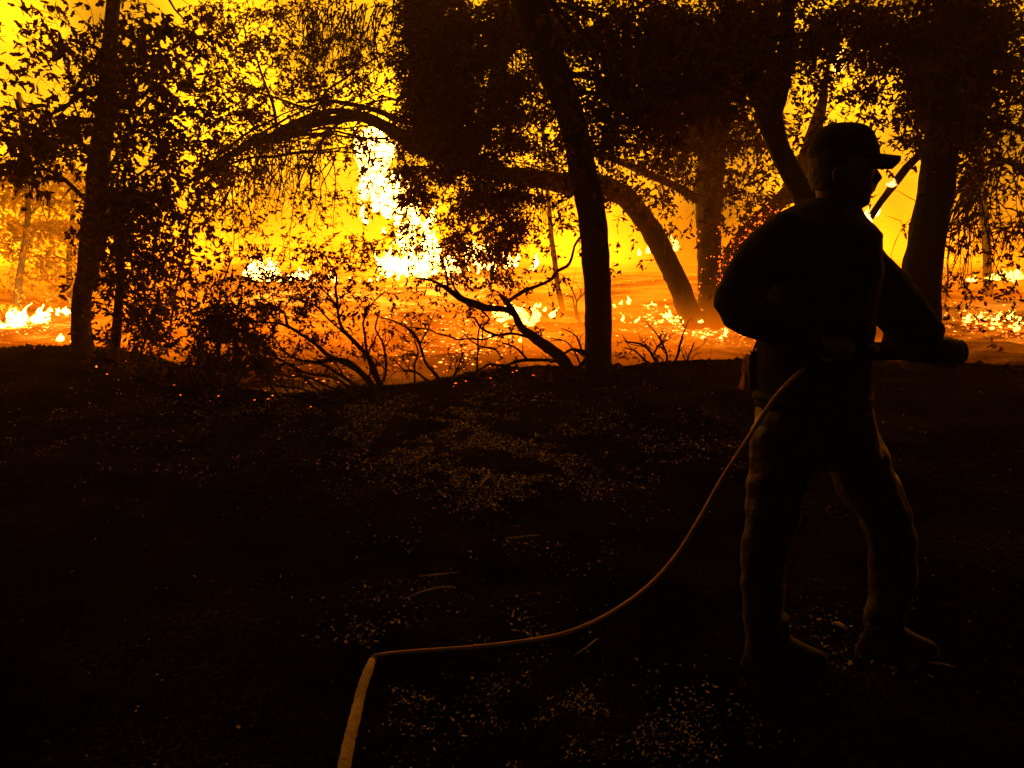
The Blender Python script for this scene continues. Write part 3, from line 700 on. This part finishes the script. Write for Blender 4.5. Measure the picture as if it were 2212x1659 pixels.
def haze():
    mb = MB(); mb.rings([[Vector((-40, -12, z)), Vector((40, -12, z)), Vector((40, 60, z)), Vector((-40, 60, z))] for z in (-2.6, 22)])
    m = bpy.data.materials.new('haze'); m.use_nodes = True; nt = m.node_tree; nt.nodes.clear()
    o_ = nt.nodes.new("ShaderNodeOutputMaterial"); v = nt.nodes.new("ShaderNodeVolumePrincipled")
    v.inputs['Color'].default_value = (.95, .6, .4, 1); v.inputs['Density'].default_value = HAZE; v.inputs['Anisotropy'].default_value = .55
    nt.links.new(v.outputs[0], o_.inputs['Volume'])
    o = mb.build('haze', m, None, False); tag(o, 'thin smoke haze filling the whole burning wood', 'haze', kind='stuff')
HAZE = .0028
haze()

# ------------------------------------------------------------------ litter on the near ground
def litter():
    C, D, L, W = [], [], [], []
    regs = [(940, 960, 110, 45, 900, 1), (1080, 1000, 130, 50, 1000, 1), (1130, 1080, 90, 60, 350, 1), (700, 880, 200, 35, 700, 1), (1000, 880, 200, 30, 500, 1), (1250, 1570, 190, 50, 330, 1), (1180, 1500, 100, 40, 80, 1.2),
            (900, 1480, 50, 30, 60, 1.2), (880, 1300, 90, 120, 130, 1), (1120, 1380, 60, 40, 50, 1.3), (790, 1380, 60, 20, 30, 1.2), (660, 1480, 40, 20, 22, 1.3), (1450, 1000, 160, 50, 330, 1), (1480, 1600, 140, 50, 90, 1),
            (1800, 1380, 60, 60, 26, 1.5), (1800, 1060, 50, 40, 60, 1), (1300, 900, 300, 60, 300, 1), (500, 950, 300, 60, 260, 1), (150, 920, 120, 60, 160, 1), (1106, 1200, 600, 250, 300, 1), (1980, 1440, 40, 12, 5, 2.5), (2150, 1200, 60, 200, 20, 1)]
    for px, py, sx, sy, k, sc in regs:
        for i in range(int(k * 6)):
            x, y = random.gauss(px, sx), random.gauss(py, sy)
            if y < 800 or y > 1700: continue
            g = G(x, y)
            if g.y > float(np.interp(g.x, cxs, cys)) + .2: continue
            cl = noise.noise(Vector((g.x * 2.2, g.y * 2.2, 2))) + .7 * noise.noise(Vector((g.x * 7, g.y * 7, 6)))
            if random.random() > .35 + cl * 2.4: continue
            l = sc * .0075 * min(1.9, math.exp(random.gauss(0, .5))) * (1 + .4 * max(0, g.y - 2.6)) ** .5
            g.z += l * .25; C.append(tuple(g)); an = random.uniform(0, 6.28)
            d = Vector((math.cos(an), math.sin(an), random.gauss(.1, .45))).normalized(); D.append(tuple(d)); L.append(l); W.append(l * random.uniform(.3, .95) if random.random() < .8 else .0025)
    o = leaf_mesh('dead_leaves', np.array(C), np.array(D), np.array(L), np.array(W), [], M['litter'], None)
    tag(o, 'small dry leaves and chips catching firelight on the dark near ground', 'leaf litter', kind='stuff')
    # coarse dark clods and charred bits
    mb = MB()
    for i in range(900):
        x = random.uniform(-100, 2300); y = 800 + 860 * random.random() ** 1.8
        g = G(x, y)
        if g.y > float(np.interp(g.x, cxs, cys)): continue
        s = random.uniform(.005, .014) * (1 + .12 * g.y); b = len(mb.v)
        for q in ((-1, 0, 0), (0, -1, 0), (1, 0, 0), (0, 1, 0), (0, 0, 1), (.2, 0, -1)): mb.v.append(g + Vector([c * s * random.uniform(.6, 1.4) for c in q]))
        mb.f += [(b, b + 1, b + 4), (b + 1, b + 2, b + 4), (b + 2, b + 3, b + 4), (b + 3, b, b + 4), (b + 1, b, b + 5), (b + 2, b + 1, b + 5), (b + 3, b + 2, b + 5), (b, b + 3, b + 5)]
    tag(mb.build('debris', M['char'], None, False), 'charred clods and bits strewn over the near ground', 'debris', kind='stuff')
litter()
def stubble():                            # burnt grass stalks, roots and clods that break the edge of the bank
    mb = MB(); mc = MB()
    for i in range(3600):
        x = random.uniform(-8, 8); yc = float(np.interp(x, cxs, cys)); y = yc + random.gauss(-.15, .35)
        if noise.noise(Vector((x * 1.7, y * 1.7, 8))) < random.uniform(-.35, .25): continue
        z = H(x, y); h = random.uniform(.02, .075) * (2.6 if random.random() < .1 else 1); q = Vector((x, y, z - .005)); v = Vector((random.gauss(0, .5), random.gauss(0, .4), 1)).normalized()
        w = Vector((v * 1)); p1 = q + v * h * .5; p2 = p1 + (v + Vector((random.gauss(0, .5), 0, -.2))).normalized() * h * .5
        mb.tube([q, p1, p2], [.0025, .002, .0008], 3, cap=False)
    for i in range(1100):
        x = random.uniform(-8, 8); yc = float(np.interp(x, cxs, cys)); y = yc + random.gauss(-.1, .22); z = H(x, y); s_ = random.uniform(.008, .035) * random.uniform(.4, 1)
        g = Vector((x, y, z + s_ * .2)); b = len(mc.v)
        for q in ((-1.5, 0, 0), (0, -1, 0), (1.4, 0, 0), (0, 1, 0), (0, 0, .9), (.2, 0, -1)): mc.v.append(g + Vector([c * s_ * random.uniform(.6, 1.4) for c in q]))
        mc.f += [(b, b + 1, b + 4), (b + 1, b + 2, b + 4), (b + 2, b + 3, b + 4), (b + 3, b, b + 4), (b + 1, b, b + 5), (b + 2, b + 1, b + 5), (b + 3, b + 2, b + 5), (b, b + 3, b + 5)]
    tag(mb.build('grass', M['char'], None, False), 'burnt grass stubble along the dark edge of the bank', 'grass', kind='stuff')
    tag(mc.build('debris', M['char'], None, False), 'charred clods along the edge of the bank', 'debris', kind='stuff')
stubble()
def stick(label, pts, w, hgt=.012, m='hose_pale'):
    W = []
    for (x, y) in pts: g = G(x, y); g.z += hgt; W.append(g)
    s = PW(pts[0][0], pts[0][1], W[0].y) * w / 2
    a, b = smooth_path(W, [s] * len(W), .03); mb = MB(); b = [s * (1 - .6 * abs(2 * i / len(a) - 1) ** 2) for i in range(len(a))]; mb.tube(a, b, 6, .25)
    tag(mb.build('stick', M[m]), label, 'stick', 'dry sticks lying on the charred ground')
stick('small hooked pale stick catching the light above the hose curve', [(1036, 1058), (1048, 1042), (1056, 1036), (1052, 1034)], 5, .02)
stick('long thin straw lying left of the hose bend in the dark', [(870, 1300), (910, 1284), (945, 1275), (980, 1272)], 3)
stick('thin straw just above the long straw in the dark left ground', [(905, 1250), (950, 1246), (990, 1242)], 3)
stick('thin pale twig on the dark ground right of centre, above the hose curve', [(1090, 1168), (1130, 1164), (1165, 1160)], 3)
stick('pale curled leaf stalk between the boots', [(1796, 1352), (1812, 1355), (1828, 1364)], 10)
stick('crooked twig on the ground right of the front boot', [(1988, 1430), (2010, 1438), (2030, 1440), (2062, 1448)], 5)
stick('faint twig below the hose curve', [(1235, 1425), (1262, 1408), (1290, 1385)], 3)

# ------------------------------------------------------------------ the hose
hz = thing('hose', 'thin brown hose curving up from a thick pale section to the person', 'hose', G(805, 1428))
def gpt(x, y, h=.01): g = G(x, y); g.z += h; return g
W = [gpt(812, 1421), gpt(870, 1414), gpt(940, 1409), gpt(1010, 1404), gpt(1080, 1397), gpt(1150, 1388)]
W += [P(1220, 1368, 2.66), P(1290, 1340, 2.62), P(1350, 1305, 2.56), P(1410, 1258, 2.48), P(1465, 1195, 2.42), P(1515, 1115, 2.36), P(1560, 1035, 2.32), P(1605, 965, 2.29), P(1640, 910, 2.27), P(1665, 872, 2.28), P(1700, 830, 2.3), P(1750, 785, 2.32)]
rr = [PW(p_[0], p_[1], w_.y) * k / 2 for p_, w_, k in zip([(812, 1421)] * 6 + [(1400, 1260)] * 12, W, [8, 8, 8.5, 9, 9, 10] + [10] * 10 + [10, 10])]
a, b = smooth_path(W, rr, .03); mb = MB(); mb.tube(a, b, 10); mb.build('thin_line', M['hose'], hz)
W = [gpt(806, 1430, .012), gpt(797, 1455, .015), gpt(782, 1500, .02), gpt(768, 1560, .02), gpt(756, 1610, .02), gpt(745, 1665, .02), gpt(730, 1760, .02)]
a, b = smooth_path(W, [.012, .016, .017, .018, .0185, .019, .019], .02)
b = [q * (1 + .05 * math.sin(i * 2.1)) for i, q in enumerate(b)]
mb = MB(); mb.tube(a, b, 12, .05); mb.build('thick_section', M['hose_pale'], hz)
mb = MB(); mb.tube([gpt(800, 1447, .012), gpt(803, 1438, .012), gpt(808, 1427, .012), gpt(813, 1421, .011)], [.017, .015, .013, .009], 12); mb.build('coupling', M['rubber'], hz)

# ------------------------------------------------------------------ the person
DP = 2.45
pr = thing('person', 'person in cap, dark shirt and trousers seen from behind in profile, holding a hose nozzle', 'person', (P(1760, 1400, DP).x, DP, 0))
def ell(l, r, y, th, d=DP, n=24, egg=0.0):
    a = P(l, y, d); b = P(r, y, d); c = (a + b) / 2; rx = (b.x - a.x) / 2
    return [c + Vector((math.cos(2 * math.pi * j / n) * rx, math.sin(2 * math.pi * j / n) * th * (1 - egg * math.cos(2 * math.pi * j / n)), 0)) for j in range(n)]
def arm(mb, pts, n=14, step=.03):
    W = [P(x, y, DP + o) for x, y, r, o in pts]; Rr = [PW(x, y, DP + o) * r for x, y, r, o in pts]
    a, b = smooth_path(W, Rr, step)
    mb.tube([a[0] - (a[1] - a[0]).normalized() * b[0] * .5] + a + [a[-1] + (a[-1] - a[-2]).normalized() * b[-1] * .4], [b[0] * .5] + b + [b[-1] * .5], n)
# body: head, neck, inner torso, arms, hands and legs as one continuous surface
mb = MB()
rows = [(270, 1808, 1850, .03), (278, 1782, 1868, .052), (292, 1768, 1880, .068), (312, 1760, 1888, .076), (332, 1757, 1891, .079), (350, 1757, 1891, .080), (358, 1758, 1890, .079), (368, 1759, 1889, .078), (380, 1760, 1887, .076), (392, 1761, 1886, .073),
        (402, 1763, 1887, .070), (408, 1764, 1883, .068), (413, 1765, 1886, .066), (422, 1766, 1880, .063), (432, 1767, 1880, .058), (442, 1769, 1877, .052), (450, 1771, 1862, .050), (460, 1772, 1851, .054), (480, 1768, 1850, .056), (505, 1760, 1850, .060)]
mb.rings([ell(l, r, y, th, egg=.28) for y, l, r, th in rows])
mb.tube([P(1886, 360, DP), P(1893, 374, DP), P(1900, 384, DP), P(1893, 391, DP), P(1884, 392, DP)], [.008, .0095, .0105, .011, .009], 8)     # nose
for o in (-.026, .026): mb.tube([P(1884, 357, DP + o), P(1888, 356, DP + o * .6), P(1889, 355, DP + o * .2)], [.009, .009, .007], 7)             # brow
mb.tube([P(1884, 402, DP - .02), P(1890, 403, DP), P(1884, 402, DP + .02)], [.006, .0075, .006], 7)
mb.tube([P(1880, 410, DP - .02), P(1887, 411, DP), P(1880, 410, DP + .02)], [.006, .0075, .006], 7)
for o in (-.078, .078): mb.tube([P(1812, 362, DP + o), P(1806, 372, DP + o * 1.12), P(1808, 385, DP + o * 1.08), P(1816, 396, DP + o)], [.010, .015, .014, .009], 8)   # ears
mb.rings([ell(l, r, y, th) for y, l, r, th in [(462, 1755, 1850, .07), (490, 1700, 1862, .13), (540, 1668, 1880, .15), (650, 1660, 1870, .14), (750, 1655, 1862, .13), (860, 1655, 1862, .14), (930, 1655, 1870, .14)]])
ARM_N = [(1705, 505, 42, -.08), (1650, 570, 38, -.13), (1600, 655, 34, -.16), (1598, 684, 30, -.17), (1660, 700, 28, -.19), (1740, 735, 24, -.2), (1790, 752, 20, -.18)]
ARM_F = [(1850, 560, 36, .1), (1885, 610, 36, .13), (1925, 660, 34, .16), (1970, 708, 30, .16), (2005, 738, 23, .15)]
arm(mb, ARM_N); arm(mb, ARM_F)
def hand(cx, cy_, off, ax, s=1.0):
    """fist closed round the nozzle; ax: nozzle direction"""
    c = P(cx, cy_, DP + off); ax = ax.normalized(); up = Vector((0, 0, 1)); n = ax.cross(up).normalized(); up = n.cross(ax)
    mb.tube([c - ax * .042 * s + up * .012, c + up * .016, c + ax * .042 * s + up * .012], [.027 * s, .032 * s, .024 * s], 12)
    for i, (ln, r) in enumerate([(.92, .0098), (1, .0105), (.97, .010), (.8, .0088)]):
        q = c + ax * (.033 - i * .022) * s; pts = []
        for k in range(9):
            an = R(70 - k * 31 * ln); pts.append(q + (n * math.cos(an) + up * math.sin(an)) * (.034 * s))
        mb.tube(pts, [r * s * (1.1 - .03 * k) for k in range(9)], 8)
    pts = []
    for k in range(6):
        an = R(110 + k * 32); pts.append(c + ax * (.035 + .012 * k / 5) * s + (n * math.cos(an) + up * math.sin(an)) * (.032 * s))
    mb.tube(pts, [.0125 * s, .012 * s, .0115 * s, .011 * s, .010 * s, .009 * s], 8)
pn = P(1800, 757, DP - .17); pf = P(2040, 762, DP + .15)
axn = pf - pn
hand(1805, 757, -.165, axn); hand(2042, 762, .148, axn, 1.3)
LEG_N = [(1695, 900, 56, -.06), (1688, 1000, 54, -.06), (1672, 1120, 44, -.06), (1660, 1200, 40, -.05), (1656, 1320, 34, -.04), (1652, 1420, 28, -.02)]
LEG_F = [(1815, 900, 56, .07), (1855, 1000, 52, .08), (1915, 1120, 42, .1), (1935, 1200, 40, .1), (1925, 1310, 34, .09), (1895, 1405, 26, .07)]
arm(mb, LEG_N); arm(mb, LEG_F)
fuse(mb, 'body', .0055, M['skin'], pr, 3)
# shirt
mb = MB()
mb.rings([ell(l, r, y, th) for y, l, r, th in [(425, 1748, 1852, .062), (434, 1736, 1853, .07), (442, 1720, 1854, .078), (450, 1698, 1857, .09), (459, 1676, 1860, .105), (472, 1660, 1868, .125), (488, 1652, 1882, .15), (505, 1650, 1892, .165), (550, 1650, 1898, .17), (600, 1646, 1898, .17), (650, 1642, 1890, .165), (700, 1640, 1883, .16), (750, 1638, 1878, .16), (800, 1636, 1875, .16), (850, 1634, 1874, .165), (878, 1632, 1876, .17)]])
arm(mb, [(1712, 498, 54, -.07), (1648, 560, 57, -.12), (1592, 642, 49, -.16), (1592, 672, 42, -.17), (1640, 690, 44, -.19), (1710, 722, 36, -.2), (1765, 745, 27, -.19)])
arm(mb, [(1848, 545, 48, .08), (1872, 585, 52, .12), (1926, 652, 58, .16), (1972, 704, 52, .16), (2006, 738, 42, .15)])
arm(mb, [(1925, 738, 30, .14), (1965, 748, 34, .15), (2010, 752, 34, .15)])
mb.tube([P(1880, 498, DP + .02), P(1888, 510, DP + .02), P(1880, 540, DP)], [.022, .03, .03], 10)
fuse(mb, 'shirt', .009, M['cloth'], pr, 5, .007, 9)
# trousers
mb = MB()
mb.rings([ell(l, r, y, th) for y, l, r, th in [(845, 1640, 1868, .155), (900, 1630, 1880, .165), (950, 1628, 1890, .165), (985, 1632, 1898, .15)]])
arm(mb, [(1692, 930, 66, -.06), (1684, 1010, 64, -.06), (1668, 1110, 58, -.06), (1652, 1190, 50, -.05), (1648, 1290, 46, -.04), (1652, 1380, 41, -.03), (1656, 1425, 38, -.02)])
arm(mb, [(1822, 930, 66, .07), (1858, 1010, 64, .08), (1908, 1110, 54, .1), (1927, 1180, 48, .1), (1925, 1260, 47, .1), (1914, 1330, 43, .08), (1902, 1400, 38, .07)])
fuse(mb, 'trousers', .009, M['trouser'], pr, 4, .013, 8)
# boots
for (x, y, o) in [(1660, 1440, -.02), (1905, 1405, .07)]:
    mb = MB(); a = P(x, y, DP + o); gz = H(a.x, a.y); A = Vector((a.x, a.y, gz))
    mb.rings([[A + Vector((cx_ + math.cos(t) * rx, math.sin(t) * ry, z)) for t in [2 * math.pi * j / 18 for j in range(18)]] for z, cx_, rx, ry in [(.0, .055, .150, .052), (.03, .055, .150, .054), (.055, .05, .14, .05), (.085, .025, .10, .047), (.12, .0, .065, .048), (.2, -.005, .062, .055)]])
    bo = fuse(mb, 'boot', .008, M['leather'], pr, 3)
    mb = MB(); mb.rings([[A + Vector((.055 + math.cos(t) * .155, math.sin(t) * .056, z)) for t in [2 * math.pi * j / 18 for j in range(18)]] for z in (-.012, .018)]); mb.build('sole', M['rubber'], bo)
# hair at the back and sides, below the cap
mb = MB(); mb.rings([ell(l, r, y, th) for y, l, r, th in [(325, 1753, 1850, .086), (350, 1752, 1835, .087), (375, 1753, 1812, .084), (395, 1756, 1800, .078), (412, 1760, 1795, .062)]])
fuse(mb, 'hair', .006, M['hair'], pr, 2, .003, 40)
# cap with brim
mb = MB(); mb.rings([ell(l, r, y, th) for y, l, r, th in [(264, 1815, 1842, .01), (267, 1796, 1858, .035), (273, 1779, 1872, .055), (284, 1765, 1883, .071), (300, 1756, 1890, .083), (318, 1751, 1895, .090), (334, 1750, 1897, .091), (343, 1750, 1896, .091)]])
cp = fuse(mb, 'cap', .006, M['cloth'], pr, 2)
bm_ = MB(); n = 13; top, bot = [], []
c0 = P(1878, 333, DP); tipx = P(1943, 340, DP).x - c0.x
grid = []
for i in range(n):
    s = -1 + 2 * i / (n - 1); row = []
    for j in range(7):
        t = j / 6; lat = s * .078; ext = tipx * (1 - .55 * s * s) * t
        row.append(c0 + Vector((ext - .03 * s * s * (1 - t), lat * (1 - .12 * t), -.010 * t - .044 * s * s * (1 - .25 * t))))
    grid.append(row)
for th in (0.006, -.006):
    for row in grid: bm_.v += [p + Vector((0, 0, th)) for p in row]
K = n * 7
for i in range(n - 1):
    for j in range(6):
        a = i * 7 + j; bm_.f += [(a, a + 1, a + 8, a + 7), (K + a, K + a + 7, K + a + 8, K + a + 1)]
for i in range(n - 1): bm_.f += [(i * 7 + 6, K + i * 7 + 6, K + i * 7 + 13, i * 7 + 13), (i * 7, i * 7 + 7, K + i * 7 + 7, K + i * 7)]
for j in range(6): bm_.f += [(j, K + j, K + j + 1, j + 1), ((n - 1) * 7 + j, (n - 1) * 7 + j + 1, K + (n - 1) * 7 + j + 1, K + (n - 1) * 7 + j)]
bm_.build('brim', M['cloth'], cp)
# belt
mb = MB(); mb.rings([ell(1629, 1878, 842, .172), ell(1629, 1878, 862, .172)]); mb.build('belt', M['leather'], pr)
# pouch and ribbed yellow handle at the hip
pc = thing('tool_pouch', "black pouch on the person's belt with a ribbed yellow tool handle sticking out", 'pouch', P(1634, 800, DP + .02))
mb = MB(); mb.rings([ell(l, r, y, th, DP + .03) for y, l, r, th in [(758, 1630, 1640, .01), (772, 1618, 1650, .022), (790, 1616, 1655, .028), (840, 1618, 1656, .03), (849, 1624, 1652, .022)]]); mb.build('pouch', M['leather'], pc)
def PL(l): return [P(x - 5, y, DP + .03) for x, y in l]
mb = MB(); mb.tube(PL([(1620, 765), (1618, 772), (1616, 782)]), [.005, .0095, .0095], 12)
for k in range(5):
    t = k / 5; x, y = 1615.5 - 5 * t, 784 + 22 * t
    mb.tube(PL([(x, y), (x - .3, y + 1), (x - .6, y + 2.4), (x - .9, y + 3.2)]), [.006, .0095, .0095, .006], 12)
mb.tube(PL([(1611, 806), (1610, 812), (1609.5, 818), (1608, 828), (1606, 838), (1605, 840)]), [.006, .003, .006, .008, .0095, .006], 12)
mb.build('handle', M['yellow'], pc)
mb = MB(); mb.tube(PL([(1640, 738), (1636, 750), (1630, 765), (1622, 772)]), [.004] * 4, 6); mb.tube(PL([(1626, 758), (1632, 770), (1640, 786)]), [.003] * 3, 6); mb.build('strap', M['leather'], pc)
# nozzle held in both fists
nz = thing('hose_nozzle', "dark hose nozzle gripped in the person's two fists at waist height", 'nozzle', pn)
mb = MB(); d_ = axn.normalized(); a0 = pn - d_ * .08
L_ = axn.length
mb.tube([a0, pn, pn + d_ * .06, pn + d_ * .1, pn + d_ * .3, pf, pf + d_ * .03], [.018, .022, .024, .03, .03, .02, .018], 14); mb.build('barrel', M['rubber'], nz)
mb = MB(); mb.tube([pn + d_ * .14, pn + d_ * .15, pn + d_ * .19, pn + d_ * .2], [.02, .03, .03, .02], 14); mb.build('collar', M['brass'], nz)
